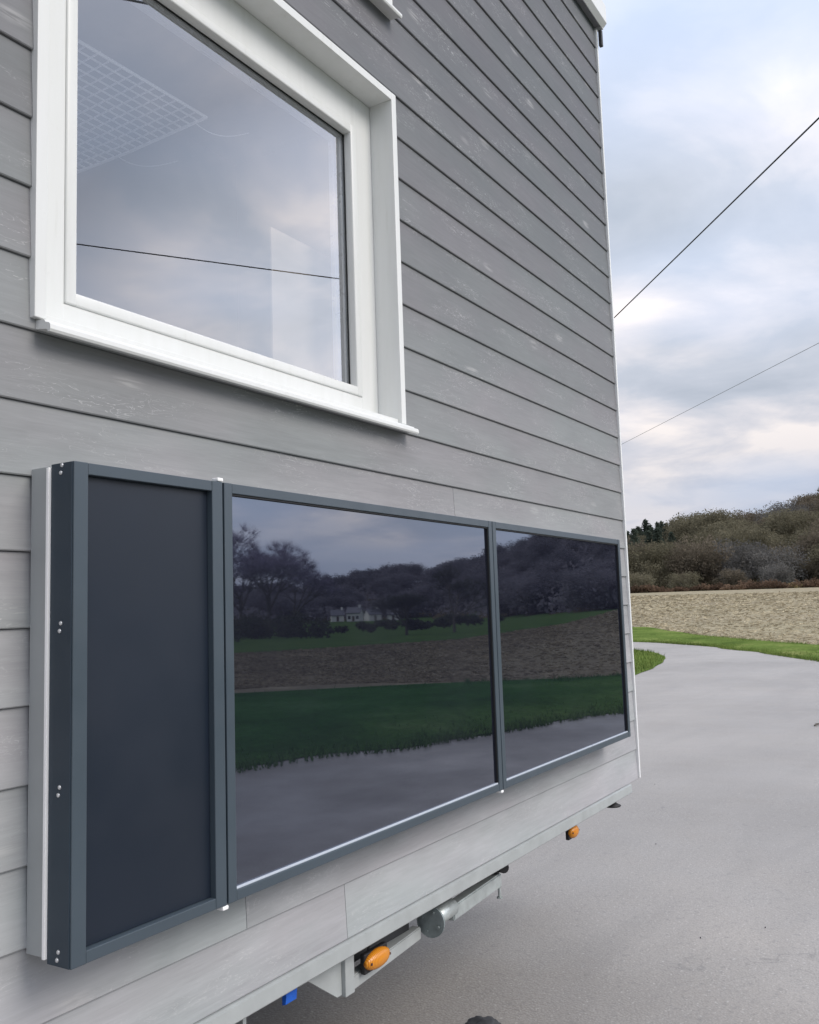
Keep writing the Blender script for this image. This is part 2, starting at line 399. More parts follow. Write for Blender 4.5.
def window(x0, x1, z0, z1, gx0, gx1, gz0, gz1, big=True):
    w = None
    # casing ring
    bm = BM(); t = .025; yf, yb = -.012, .115
    box(bm, x0, x0+t, yf, yb, z0, z1, .0015); box(bm, x1-t, x1, yf, yb, z0, z1, .0015)
    box(bm, x0+t+.0003, x1-t-.0003, yf+.0005, yb, z1-t, z1-.0003, .0012)
    box(bm, x0+t+.0003, x1-t-.0003, yf+.012, yb, z0+.0003, z0+.014, .0012)
    w = obj('window', bm, M['white'], house)
    # fixed frame and rounded sash
    def ring(bm, a0, a1, c0, c1, b0, b1, d0, d1, y0, y1, bev):
        # outer a0..a1 x c0..c1, inner b0..b1 x d0..d1
        box(bm, a0, b0, y0, y1, c0, c1, bev, 3); box(bm, b1, a1, y0, y1, c0, c1, bev, 3)
        box(bm, b0-.004, b1+.004, y0+.0004, y1, c0, d0, bev, 3); box(bm, b0-.004, b1+.004, y0+.0004, y1, d1, c1, bev, 3)
    bm = BM(); ring(bm, x0+t+.001, x1-t-.001, z0+.0145, z1-t-.001, gx0-.028, gx1+.028, gz0-.028, gz1+.028, .070, .113, .0015)
    f = obj('frame', bm, M['white'], w)
    bm = BM(); ring(bm, gx0-.0275, gx1+.0275, gz0-.0275, gz1+.0275, gx0, gx1, gz0, gz1, .066, .110, .0045)
    obj('sash', bm, M['white'], w, True)
    bm = BM(); ring(bm, gx0-.004, gx1+.004, gz0-.004, gz1+.004, gx0+.0025, gx1-.0035, gz0+.001, gz1-.0035, .0915, .0950, 0)
    obj('gasket', bm, M['gasket'], w)
    bm = BM()
    for y in (.102, .126): ring(bm, gx0, gx1, gz0, gz1, gx0+.012, gx1-.012, gz0+.010, gz1-.012, y, y+.006, 0)
    for y in (.108, .132): ring(bm, gx0, gx1, gz0, gz1, gx0+.002, gx1-.002, gz0+.002, gz1-.002, y, y+.018, 0)
    obj('spacer_bar', bm, M['spacer'], w)
    bm = BM(); vs = [bm.verts.new((x, .0955, z)) for x, z in ((gx0-.003, gz0-.003), (gx1+.003, gz0-.003), (gx1+.003, gz1+.003), (gx0-.003, gz1+.003))]
    bm.faces.new(vs); obj('pane', bm, M['pane'], w)
    # rolled sill
    bm = BM()
    s = z0-.0005
    prof = [(.02, s+.001), (-.022, s-.004), (-.026, s-.009), (-.036, s-.012), (-.0395, s-.016), (-.040, s-.024), (-.0375, s-.0285), (-.032, s-.0285), (-.031, s-.024), (-.012, s-.020), (.012, s-.018)]
    extrude_x(bm, prof, x0+.012, x1+(.024 if big else .010))
    sl = obj('sill', bm, M['white'], w)
    return w
window(WX0, WX1, WZ0, WZ1, 1.176, 2.160, 2.106, 2.888)
window(WX0, WX1, W2Z0, W2Z1, 1.191, 2.163, W2Z0+.105, W2Z1-.15, False)

# inside the room
bm = BM(); box(bm, 1.960, 2.75, .215, .222, 1.2, 2.56, .002)
bm_m = obj('interior_partition', bm, M['beige'], house)
bm = BM()
zN, xr, y0n, y1n = 2.82, 1.765, .275, .90
for i in range(21):
    y = y0n + i*(y1n-y0n)/20
    tube(bm, [(.55, y, zN+.004*math.sin(i)), (1.2, y, zN-.008), (xr, y, zN)], .0045 if i in (0, 20) else .0028, 5)
for i in range(34):
    x = xr - i*.036
    tube(bm, [(x, y0n, zN), (x, (y0n+y1n)/2, zN-.006), (x, y1n, zN)], .0045 if i == 0 else .0024, 5)
for y, dy in ((.32, -.03), (.64, -.05)):
    tube(bm, [(xr+.17*t, y+dy*1.6*t*t, zN+.03*t*t-.012*math.sin(3.14*t)) for t in [q_/8 for q_ in range(9)]], .0015, 5)
nt_ = obj('safety_net', bm, M['net'])
tag(nt_, 'white square-mesh safety net strung under the ceiling behind the large window', 'net')

# ------------------------------------------------------------------ collectors on the wall
ZT, ZB, DB = 1.7255, .8862, .1190
def collector(x0, x1, name, label, cat, kind, group=None):
    root = empty(name, (x0, 0, ZB), label, cat, group)
    yf, yb = -DB, -.060
    sx, sz = (.030, .021) if kind == 'blank' else (.024, .021)
    bm = BM()   # frame: four mitred looking rails
    box(bm, x0, x0+sx, yf, yb, ZB, ZT, .0015); box(bm, x1-sx, x1, yf, yb, ZB, ZT, .0015)
    box(bm, x0+sx+.0002, x1-sx-.0002, yf+.0004, yb, ZT-sz, ZT-.0004, .0012)
    box(bm, x0+sx+.0002, x1-sx-.0002, yf+.0004, yb, ZB+.0004, ZB+sz, .0012)
    obj('frame', bm, M['frame'], root)
    bm = BM()
    if kind == 'blank':
        box(bm, x0+sx+.001, x1-sx-.001, yf+.014, yf+.02, ZB+sz+.001, ZT-sz-.001)
        obj('absorber_sheet', bm, M['absorber'], root)
    else:
        vs = [bm.verts.new((x, yf+.009, z)) for x, z in ((x0+sx-.002, ZB+sz-.002), (x1-sx+.002, ZB+sz-.002), (x1-sx+.002, ZT-sz+.002), (x0+sx-.002, ZT-sz+.002))]
        bm.faces.new(vs); obj('glass', bm, M['solar'], root)
        bm = BM(); box(bm, x0+sx+.002, x1-sx-.002, yf+.003, yf+.0088, ZB+sz+.0002, ZB+sz+.0048, .0008)
        obj('sealing_bead', bm, M['bead'], root)
        bm = BM()
        box(bm, x0+sx+.0004, x1-sx-.0004, yf+.003, yf+.0088, ZT-sz-.004, ZT-sz-.0003)
        box(bm, x1-sx-.004, x1-sx-.0004, yf+.003, yf+.0088, ZB+sz+.006, ZT-sz-.005)
        obj('gasket', bm, M['gasket'], root)
    bm = BM(); box(bm, x0+.002, x1-.002, yf+.03, yb, ZB+.002, ZT-.002); obj('back_tray', bm, M['dark_steel'], root)
    return root
X0 = 1.026
c1 = collector(X0, 1.3915, 'air_collector', 'narrow matt slate panel without glass, leftmost on the wall under the large window', 'panel', 'blank')
c2 = collector(1.3965, 2.6265, 'solar_panel', 'glass-fronted dark solar panel right beside the narrow matt panel, reflecting a bare tree', 'solar panel', 'glass', 'dark glass solar panels fixed on the house wall')
c3 = collector(2.6305, 3.864, 'solar_panel', 'glass-fronted dark solar panel nearest the white house corner', 'solar panel', 'glass', 'dark glass solar panels fixed on the house wall')
# side plate of the first unit
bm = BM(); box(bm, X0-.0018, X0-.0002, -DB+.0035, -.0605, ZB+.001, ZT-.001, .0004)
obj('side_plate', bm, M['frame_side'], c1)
for z in (1.714, 1.441, 1.168, .904):
    for dz, dy in ((.0065, -.0015), (-.0065, .0015)):
        bm = BM(); bmesh.ops.create_cone(bm, cap_ends=True, segments=12, radius1=.0042, radius2=.003, depth=.002,
                              matrix=Matrix.Translation((X0-.0026, -.088+dy, z+dz)) @ Matrix.Rotation(rad(-90), 4, 'Y'))
        obj('screw', bm, M['chrome'], c1, True)
# battens behind the run, white edge strip
bt = empty('mounting_batten', (X0, 0, ZB), 'grey painted timber batten with white edge, behind the narrow slate panel', 'batten')
bm = BM(); box(bm, X0+.0030, X0+.03, -.0525, .001, ZB+.006, ZT-.002, .001)
box(bm, X0+.031, 3.84, -.054, -.0002, ZT-.05, ZT-.006); box(bm, X0+.031, 3.84, -.054, -.0002, ZB+.012, ZB+.05)
obj('timber', bm, M['backer'], bt)
bm = BM(); box(bm, X0-.0066, X0+.02, -.0597, -.0528, ZB+.008, ZT-.006, .0008); obj('edge_strip', bm, M['edge'], bt)
def clip(x, z, lab):
    bm = BM(); box(bm, x-.008, x+.008, -DB-.0005, -DB+.018, z-.0038, z+.0038, .002, 3)
    pass
    return tag(obj('joint_clip', bm, M['edge'], None, True), lab, 'clip', 'white joint clips between the wall panels')
clip(1.386, ZT+.0045, 'white clip on top of the joint between narrow panel and first solar panel')
clip(1.388, ZB-.0045, 'white clip under the joint between narrow panel and first solar panel')
clip(2.622, ZB-.0045, 'white clip under the joint between the two glass solar panels')

# ------------------------------------------------------------------ trailer
tr = empty('trailer', (0, 0, 0), 'galvanised steel trailer chassis carrying the grey timber house', 'trailer')
bm = BM()
extrude_x(bm, [(.012, .6305), (-.003, .6295), (-.010, .626), (-.0115, .594), (-.009, .591), (.03, .591), (.03, .6305)], XW, 4.158)
obj('side_rail', bm, M['ledge'], tr)
bm = BM(); box(bm, XW, 4.10, .11, 2.34, .5925, .6295); obj('underside_blocker', bm, M['dark_steel'], tr)  # unseen sheet added to block light and deepen shade under the trailer
bm = BM()
box(bm, XW, 4.12, .42, .50, .42, .592, .004); box(bm, XW, 4.12, 1.95, 2.05, .42, .592, .004)
for x in (-2.6, -1.8, -.9, .2, 1.2, 2.3, 3.4, 4.1): box(bm, x-.02, x+.02, .501, 1.949, .48, .59)
box(bm, XW, 4.12, 2.35, 2.44, .585, .63)
obj('chassis_beam', bm, M['galv_dark'], tr)
for x in (1.62, 2.01):       # outriggers
    bm = BM(); box(bm, x+.004, x+.016, .055, .419, .50, .590, .002); obj('outrigger', bm, M['galv'], tr)
# gusset bracket
bm = BM()
def tri_plate(bm, pts, y0, y1):
    a = [bm.verts.new((x, y0, z)) for x, z in pts]; b = [bm.verts.new((x, y1, z)) for x, z in pts]
    bm.faces.new(a); bm.faces.new(b[::-1])
    for i in range(len(pts)): bm.faces.new((a[i], b[i], b[(i+1) % len(pts)], a[(i+1) % len(pts)]))
tri_plate(bm, [(1.80, .5905), (1.985, .5905), (1.985, .478), (1.965, .478)], .046, .050)
box(bm, 1.986, 2.026, .034, .054, .472, .5905, .002)
obj('gusset_bracket', bm, M['ledge'], tr)
# dark backing plate by the lamp
bm = BM(); box(bm, 2.03, 2.40, .10, .106, .505, .5905); obj('lamp_plate', bm, M['dark_steel'], tr)
# folded support leg: bar, end flange, tube and outer bar
bm = BM()
def bar(bm, a, b, h, t, bev=.003):
    a, b = Vector(a), Vector(b); d = b-a
    R = d.to_track_quat('X', 'Z').to_matrix().to_4x4()
    r = bmesh.ops.create_cube(bm, size=1, matrix=Matrix.Translation((a+b)/2) @ R @ Matrix.Diagonal((d.length, t, h, 1)))
    if bev: bmesh.ops.bevel(bm, geom=list({e for v in r['verts'] for e in v.link_edges}), offset=bev, segments=2, affect='EDGES')
 
bar(bm, (2.028, .062, .486), (2.44, .098, .486), .036, .03)
L = obj('support_leg', bm, M['ledge'], tr)
bm = BM(); tube(bm, [(2.455, .058, .517), (2.463, .0585, .517)], .046, 28)
for a in range(4):
    t = a*math.pi/2+.4
    tube(bm, [(2.449, .058+.03*math.cos(t), .517+.03*math.sin(t)), (2.456, .058+.03*math.cos(t), .517+.03*math.sin(t))], .005, 6)
obj('end_flange', bm, M['galv_dark'], L)
bm = BM(); tube(bm, [(2.4635, .06, .519), (2.60, .068, .519)], .027, 20); obj('inner_tube', bm, M['galv'], L, True)
bm = BM(); bar(bm, (2.585, .068, .505), (2.97, .092, .505), .047, .04, .004); obj('outer_sleeve', bm, M['galv'], L)
bm = BM(); tube(bm, [(2.95, .05, .552), (2.965, .07, .552), (3.0, .10, .552)], [.018, .021, .021], 14); box(bm, 2.93, 2.99, .07, .12, .535, .5905)
obj('end_stop', bm, M['black'], L)
bm = BM(); tube(bm, [(2.955, .075, .482), (2.955, .075, .452)], [.006, .006], 8); tube(bm, [(2.955, .075, .4515), (2.955, .075, .447)], .011, 8); obj('bolt', bm, M['galv'], L)
# marker lamps
def marker(x, y, z, ln, ht, label, hang):
    root = empty('marker_lamp', (x, y, z)); root.parent = tr; root['label'] = label
    bm = BM(); box(bm, x-ln*.48, x+ln*.48, y+.002, y+.018, z-ht*.55, z+ht*.5, .004)
    if hang: box(bm, x-.02, x+.02, y+.0185, y+.024, z-ht*.2, .5905, .001)
    obj('lamp_base', bm, M['black'], root)
    bm = BM(); bmesh.ops.create_uvsphere(bm, u_segments=24, v_segments=14, radius=1, matrix=Matrix.Translation((x, y, z)) @ Matrix.Diagonal((ln/2, .020, ht/2, 1)))
    obj('lens', bm, M['amber'], root, True)
    for sx_ in (-1, 1):
        bm = BM(); tube(bm, [(x+sx_*ln*.38, y-.006, z), (x+sx_*ln*.38, y-.0145, z)], .0035, 8); obj('screw', bm, M['rust'], root)
    return root
bm = BM(); tube(bm, [(2.10, .045, .535), (2.14, .06, .57), (2.25, .08, .585), (2.60, .10, .575), (3.0, .11, .586), (3.50, .06, .58), (3.535, .052, .565)], .0035, 6)
obj('lamp_cable', bm, M['black'], tr, True)
marker(2.125, .030, .525, .115, .050, 'orange oval side marker lamp beside the steel bracket', False)
marker(3.535, .030, .552, .080, .052, 'orange side marker lamp hanging on a black bracket near the far corner', True)
bm = BM(); tube(bm, [(3.97, .02, .5905), (3.97, .02, .586), (3.97, .02, .576), (3.97, .02, .570), (3.97, .02, .565)], [.012, .014, .026, .040, .036], 20); obj('rubber_buffer', bm, M['black'], tr, True)
bm = BM()
extrude_x(bm, [(.018, .600), (.034, .600), (.034, .545), (.024, .548)], 1.735, 1.775); obj('blue_strap', bm, M['blue'], tr)
bm = BM(); extrude_x(bm, [(.03, .60), (.040, .60), (.050, .572), (.044, .570)], 1.79, 1.845); obj('white_tag', bm, M['white_trim'], tr)
# running gear, left of the picture
for x in (-.95, -.15):
    w = empty('wheel', (x, .17, .30)); w.parent = tr
    bm = BM(); prof = [(.0, .20), (.02, .285), (.05, .30), (.14, .30), (.17, .285), (.19, .20)]
    rings = []
    for j in range(40):
        t = 2*math.pi*j/40; rings.append([bm.verts.new((x+r*math.cos(t), .06+y, .30+r*math.sin(t))) for y, r in prof])
    for j in range(40):
        a, b = rings[j], rings[(j+1) % 40]
        for i in range(len(prof)-1): bm.faces.new((a[i], a[i+1], b[i+1], b[i]))
    obj('tyre', bm, M['black'], w, True)
    bm = BM(); tube(bm, [(x, .085, .30), (x, .10, .30), (x, .20, .30)], [.16, .2, .2], 32); tube(bm, [(x, .06, .30), (x, .084, .30)], .045, 16)
    obj('rim', bm, M['galv'], w)

# ------------------------------------------------------------------ terrain
def lerp_table(tab, x):
    if x <= tab[0][0]: return tab[0][1]
    for (a, u), (b, v) in zip(tab, tab[1:]):
        if x <= b: return u + (v-u)*(x-a)/(b-a)
    return tab[-1][1]
T_VAL = [(-180, -1.), (-90, -1.5), (-43, -1.5), (-36, -2), (-30, -2), (-26, -1.2), (-20, .2), (-10, 1.5), (0, 2.6), (8, 3.2), (18, 3.2), (60, 1.5), (180, -1.)]
T_H0 = [(-180, 300), (-60, 350), (-43, 330), (-36, 400), (-30, 380), (-26, 240), (-20, 190), (-10, 195), (0, 205), (18, 205), (40, 230), (180, 300)]
T_H1 = [(-180, 600), (-60, 520), (-43, 480), (-36, 560), (-30, 540), (-26, 400), (-20, 330), (0, 335), (18, 335), (40, 360), (180, 600)]
T_TOP = [(-180, 14), (-60, 6), (-43, 6), (-39, 9), (-36, 13), (-33.8, 18), (-30, 19), (-26.3, 13.5), (-25.5, 17), (-22.8, 18.5), (-20, 17.5), (-10, 21), (0, 25), (6, 27), (8.5, 26.5), (10, 23.5), (12.5, 21), (14.5, 20.5), (16.5, 18.5), (18, 16.5), (40, 22), (180, 14)]
def sm(a, b, x):
    t = max(0., min(1., (x-a)/(b-a))); return t*t*(3-2*t)
OX, OY = CAMP.x, CAMP.y
def terr(x, y):
    dx, dy = x-OX, y-OY; r = math.hypot(dx, dy)
    if r < 40: return 0.
    az = math.degrees(math.atan2(dy, dx))
    v = lerp_table(T_VAL, az); z = v*sm(40, 200, r) if v < 0 else v*max(0, min(1, (r-40)/160.))
    h0, h1 = lerp_table(T_H0, az), lerp_table(T_H1, az)
    if r > h0: z += (lerp_table(T_TOP, az)-v)*sm(h0, h1, r)
    if r > 60: z += noise.noise(Vector((x*.02, y*.02, 0)))*min(.35, (r-60)*.005)
    return z
def at(az, r, dz=0.):
    x = OX+r*math.cos(rad(az)); y = OY+r*math.sin(rad(az)); return Vector((x, y, terr(x, y)+dz))
def polar(name, azs, rs, off, m, parent=None):
    bm = BM(); grid = []
    for r in rs:
        row = []
        for a in azs:
            p = at(a, r); p.z += off(r, a); row.append(bm.verts.new(p))
        grid.append(row)
    for i in range(len(rs)-1):
        for j in range(len(azs)-1): bm.faces.new((grid[i][j], grid[i][j+1], grid[i+1][j+1], grid[i+1][j]))
    return bm
azs = []
a = -180.
while a <= 180.01: azs.append(a); a += 1.5 if -60 <= a < 30 else 6.
rs = [.01, 5, 12, 20, 28, 36, 42, 50, 60, 72, 86, 100, 115, 130, 150, 170, 185, 200, 212, 225, 240, 255, 270, 290, 310, 335, 360, 400, 440, 480, 520, 560, 620, 800, 1400, 4000]
bm = polar('ground', azs, rs, lambda r, a: -.05 - min(.25, r*.0012), M['meadow'])
g = obj('ground', bm, [M['meadow'], M['hillsoil']], None, True)
for p in g.data.polygons:
    c = p.center; r = math.hypot(c.x-OX, c.y-OY); az = math.degrees(math.atan2(c.y-OY, c.x-OX))
    p.material_index = 1 if r > lerp_table(T_H0, az)+5 and r < 700 else 0
tag(g, kind='structure')

def cr(pts, n=8):   # Catmull-Rom
    out = []
    P_ = [pts[0]] + list(pts) + [pts[-1]]
    for i in range(1, len(P_)-2):
        p0, p1, p2, p3 = [Vector((*q, 0)) for q in P_[i-1:i+3]]
        for j in range(n):
            t = j/n
            out.append(.5*((2*p1)+(-p0+p2)*t+(2*p0-5*p1+4*p2-p3)*t*t+(-p0+3*p1-3*p2+p3)*t**3))
    out.append(Vector((*pts[-1], 0))); return [(v.x, v.y) for v in out]
def jit(pts, amp, f=.6):
    return [(x+amp*noise.noise(Vector((x*f, y*f, 3))), y+amp*noise.noise(Vector((x*f, y*f, 9)))) for x, y in pts]
# outer (field side) edge of the road and the inner (house side) edge
outer = jit(cr([(-60, -30), (-30, -16), (-8, -8.5), (0, -6.4), (6.7, -4.9), (9.1, -3.9), (12, -3.0), (17, -1.), (22.8, 1.77), (26.6, 3.9), (30.9, 6.7), (34.2, 10.2), (36, 15), (36.5, 24), (34, 36)], 10), .30, 1.1)
field_edge = jit(cr([(-60, -46), (-30, -31), (-8, -21), (4, -15), (13.8, -11.3), (16.1, -7.4), (18.3, -5.1), (24, -1.4), (30.3, 2.8), (37.5, 7.6), (48.4, 14.2), (60, 22), (80, 36)], 10), .5, .35)
def sheet(name, poly, z, m):
    bm = BM(); vs = [bm.verts.new((x, y, z)) for x, y in poly]; f = bm.faces.new(vs)
    bmesh.ops.triangulate(bm, faces=[f]); o = obj(name, bm, m)
    return tag(o, kind='structure')
inner_far = [(29.5, 40), (31.5, 24), (31.0, 14), (29.2, 9.0), (26.6, 6.75), (24.2, 5.72), (21.6, 5.05), (18.3, 4.55), (13, 4.3), (8, 4.6), (0, 6), (-10, 9), (-40, 22), (-60, 28)]
inner = jit(cr(inner_far, 8), .12)
sheet('road', outer + inner, 0., M['road'])
# verge strip between road and field (own sheet, a touch higher)
bm = BM()
def resample(pts, n):
    d = [0]
    for a, b in zip(pts, pts[1:]): d.append(d[-1]+math.dist(a, b))
    out = []; j = 0
    for i in range(n):
        t = d[-1]*i/(n-1)
        while j < len(d)-2 and d[j+1] < t: j += 1
        u = (t-d[j])/max(1e-9, d[j+1]-d[j]); a, b = pts[j], pts[j+1]
        out.append((a[0]+(b[0]-a[0])*u, a[1]+(b[1]-a[1])*u))
    return out
outer_v = [p for p in outer] + [(34, 60)]
NV = 150
A_ = resample(outer, NV); B_ = resample(field_edge, NV)
# pair by nearest point so that the strip keeps its width
Bn = [min(field_edge, key=lambda q: math.dist(p, q)) for p in A_]
rows = []
for p, q in zip(A_, Bn):
    row = []
    for j in range(7):
        t = j/6; x = p[0]+(q[0]-p[0])*t*1.02; y = p[1]+(q[1]-p[1])*t*1.02
        zz = .008 + (.07*math.sin(math.pi*min(1, t*1.0)) + .05*noise.noise(Vector((x*.8, y*.8, 0))) if 0 < j < 6 else 0)
        row.append(bm.verts.new((x, y, terr(x, y)+zz)))
    rows.append(row)
for a, b in zip(rows, rows[1:]):
    for j in range(6):
        try: bm.faces.new((a[j], a[j+1], b[j+1], b[j]))
        except ValueError: pass
tag(obj('verge', bm, M['verge'], None, True), kind='structure')
# stubble field: polar patch following the terrain
def field_near(az):
    best = 400
    d = Vector((math.cos(rad(az)), math.sin(rad(az))))
    for (x0, y0), (x1, y1) in zip(field_edge, field_edge[1:]):
        ex, ey = x1-x0, y1-y0; den = d.x*ey-d.y*ex
        if abs(den) < 1e-9: continue
        px, py = x0-OX, y0-OY
        t = (px*ey-py*ex)/den; u = (px*d.y-py*d.x)/den
        if t > 0 and 0 <= u <= 1: best = min(best, t)
    return best
T_FAR = [(-90, 30), (-60, 31), (-42.2, 33), (-35, 35), (-27, 40), (-25.5, 41), (-23, 50), (-20.1, 66), (-19, 95), (-17, 150), (-13, 190), (-5, 196), (8, 198), (20, 198), (25, 198)]
bm = BM(); grid = []; FA = [x*.5 for x in range(-150, 51)]
for a in FA:
    r0 = field_near(a); r1 = max(r0+3, lerp_table(T_FAR, a)); row = [bm.verts.new(at(a, r0-1.4, -.012))]
    for j in range(1, 31):
        t = ((j-1)/29)**1.8; p = at(a, r0+(r1-r0)*t); p.z += .012 + .0016*(r1-r0)*t; row.append(bm.verts.new(p))
    grid.append(row)
for a, b in zip(grid, grid[1:]):
    for j in range(30): bm.faces.new((a[j], a[j+1], b[j+1], b[j]))
tag(obj('stubble_field', bm, M['field'], None, True), kind='structure')

# grass blades and straw as ground cover
import array
def blades(name, pts, hmin, hmax, w, m, lean=.5, flat=False):
    vs, fs = [], []
    for (x, y, z) in pts:
        h = random.uniform(hmin, hmax); t = random.uniform(0, 2*math.pi)
        cx, cy = math.cos(t)*w/2, math.sin(t)*w/2; l = random.uniform(-lean, lean)*h; l2 = random.uniform(-lean, lean)*h
        i = len(vs)
        if flat:
            vs += [(x-cx*4, y-cy*4, z), (x+cx*4, y+cy*4, z), (x+cx*4+l2*.4, y+cy*4+l, z+h), (x-cx*4+l, y-cy*4+l2*.4, z+h*.6)]; fs.append((i, i+1, i+2, i+3))
        else:
            vs += [(x-cx, y-cy, z), (x+cx, y+cy, z), (x+l, y+l2, z+h)]; fs.append((i, i+1, i+2))
    me = bpy.data.meshes.new(name); me.from_pydata(vs, [], fs); me.update()
    return obj(name, me, m)
pts = []
for i in range(105000):
    k = random.random(); idx = int(k*(NV-1)); p, q = A_[idx], Bn[idx]; p2, q2 = A_[min(NV-1, idx+1)], Bn[min(NV-1, idx+1)]
    u = random.random(); t = random.uniform(-.02, 1.01) if i % 4 else random.uniform(-.03, .04)
    ax = p[0]+(p2[0]-p[0])*u; ay = p[1]+(p2[1]-p[1])*u; bx_ = q[0]+(q2[0]-q[0])*u; by_ = q[1]+(q2[1]-q[1])*u
    x, y = ax+(bx_-ax)*t, ay+(by_-ay)*t
    if x < 2 or x > 45 or y > 30: continue
    pts.append((x, y, -.01))
def in_poly(x, y, poly):
    c = False; n = len(poly); j = n-1
    for i in range(n):
        xi, yi = poly[i]; xj, yj = poly[j]
        if (yi > y) != (yj > y) and x < (xj-xi)*(y-yi)/(yj-yi)+xi: c = not c
        j = i
    return c
island = [p for p in inner if p[0] > 12 and p[1] < 26] 
isl_poly = island + [(12, 26)]
sheet('grass_island', isl_poly, .006, M['verge'])
for i in range(40000):
    x, y = random.uniform(12, 31.5), random.uniform(4.2, 16)
    if in_poly(x, y, isl_poly): pts.append((x, y, -.005))
tag(blades('grass_blades', pts, .035, .115, .024, M['blade']), 'short bright green grass along both edges of the road', 'grass', kind='stuff')
vs, fs = [], []
for i in range(70000):
    a = random.uniform(-50, -17) if i % 2 else random.uniform(-17, 20); r0 = field_near(a); r1 = lerp_table(T_FAR, a)
    r = r0 + (min(r1, r0+110)-r0)*random.random()**1.35
    p = at(a, r); t = (r-r0)/max(1, r1-r0); p.z += .0016*(r1-r0)*t+.015
    z = (.012+.0014*r)*random.uniform(.4, 1.25); u = Vector((random.gauss(0, 1), random.gauss(0, 1), random.gauss(0, .22))).normalized()*z*1.5; w_ = Vector((random.gauss(0, .5), random.gauss(0, .5), random.uniform(.2, 1))).normalized()*z*.55
    k = len(vs); vs += [tuple(p-u), tuple(p+u), tuple(p+u*.7+w_), tuple(p-u*.8+w_)]; fs.append((k, k+1, k+2, k+3))
me = bpy.data.meshes.new('straw_stubble'); me.from_pydata(vs, [], fs)
tag(obj('straw_stubble', me, M['straw']), 'pale straw and clods scattered over the stubble field', 'straw', kind='stuff')

# ------------------------------------------------------------------ trees
def leaf_quads(vs, fs, c, rx, rz, n, size, shell=.5):
    for _ in range(n):
        while True:
            d = Vector((random.gauss(0, 1), random.gauss(0, 1), random.gauss(0, 1)))
            if d.length > .01: break
        d.normalize(); q = random.uniform(shell, 1.05)
        p = Vector((c[0]+d.x*rx*q, c[1]+d.y*rx*q, c[2]+d.z*rz*q))
        u = Vector((random.gauss(0, 1), random.gauss(0, 1), random.gauss(0, 1))).normalized(); w = u.cross(Vector((random.gauss(0, 1), random.gauss(0, 1), random.gauss(0, 1)))).normalized()
        s = size*random.uniform(.5, 1.2); i = len(vs)
        vs += [tuple(p-u*s-w*s*.45), tuple(p+u*s-w*s*.3), tuple(p+u*s*.7+w*s*.45), tuple(p-u*s*.8+w*s*.4)]; fs.append((i, i+1, i+2, i+3))
def limb(vs, fs, a, b, r0, r1, n=5):
    a, b = Vector(a), Vector(b); d = (b-a).normalized(); u = d.cross(Vector((.3, .9, .1))).normalized(); w = d.cross(u); i = len(vs)
    for p, r in ((a, r0), (b, r1)):
        for j in range(n):
            t = 2*math.pi*j/n; vs.append(tuple(p+u*r*math.cos(t)+w*r*math.sin(t)))
    for j in range(n): fs.append((i+j, i+(j+1) % n, i+n+(j+1) % n, i+n+j))
def mesh_of(name, parts):
    me = bpy.data.meshes.new(name); V, F, MI = [], [], []
    mats = []
    for vs, fs, m in parts:
        o = len(V); V += vs; F += [tuple(i+o for i in f) for f in fs]
        mats.append(m); MI += [len(mats)-1]*len(fs)
    me.from_pydata(V, [], F)
    for m in mats: me.materials.append(m)
    for p, i in zip(me.polygons, MI): p.material_index = i
    me.update(); return me
def round_tree(seed, m, R=5.6, H=9.0, lobes=24, n=190, size=.22):
    random.seed(seed); vs, fs = [], []; tv, tf = [], []
    limb(tv, tf, (0, 0, -1), (0, 0, H*.45), .3, .2)
    for i in range(lobes):
        t = random.uniform(0, 6.28); q = math.sqrt(random.random())*R*.72; z = H*.5 + (H*.34)*(random.uniform(-1, 1))*math.sqrt(max(0, 1-(q/R)**2))
        c = (q*math.cos(t), q*math.sin(t), z); limb(tv, tf, (0, 0, H*.3), c, .12, .03, 3)
        leaf_quads(vs, fs, c, R*random.uniform(.28, .42), R*random.uniform(.25, .36), n, size, .3)
    leaf_quads(vs, fs, (0, 0, H*.35), R*.85, H*.3, 420, size*1.3, .1)
    return mesh_of('tree_mesh', [(tv, tf, M['bark']), (vs, fs, m)])
def conifer(seed, R=2.9, H=9.6):
    random.seed(seed); vs, fs = [], []; tv, tf = [], []
    limb(tv, tf, (0, 0, -1), (0, 0, H*.97), .2, .03)
    for i in range(14):
        z = H*(.12+.86*i/13); r = R*(1-i/15.5)**.8*random.uniform(.8, 1.15)
        leaf_quads(vs, fs, (0, 0, z), r, H*.06, 110, .28, .1)
    return mesh_of('tree_mesh', [(tv, tf, M['bark']), (vs, fs, M['conifer'])])
def bare_parts(seed, H, R, m, depth=5, twigs=8, base=.5):
    random.seed(seed); tv, tf = [], []; cv, cf = [], []
    def grow(p, d, ln, r, k):
        q = p+d*ln; (limb(tv, tf, p, q, r, r*.7, 4) if k > 1 else limb(cv, cf, p, q, r, r*.6, 3))
        if k == 0:
            for _ in range(twigs):
                e = (d+Vector((random.gauss(0, .6), random.gauss(0, .6), random.gauss(.15, .5)))).normalized()*random.uniform(.5, 1.1)*base
                u = e.cross(Vector((random.gauss(0, 1), random.gauss(0, 1), 1))).normalized()*.016*base; i = len(cv)
                cv.extend([tuple(q-u), tuple(q+u), tuple(q+e)]); cf.append((i, i+1, i+2))
            return
        for _ in range(random.choice((3, 3, 4))):
            e = (d + Vector((random.gauss(0, .55), random.gauss(0, .55), random.gauss(.12, .3)))).normalized()
            grow(q, e, ln*random.uniform(.66, .84), r*.62, k-1)
    grow(Vector((0, 0, -.3)), Vector((0, 0, 1)), H*.24, H*.022, depth)
    return (tv, tf), (cv, cf)
st = random.getstate()
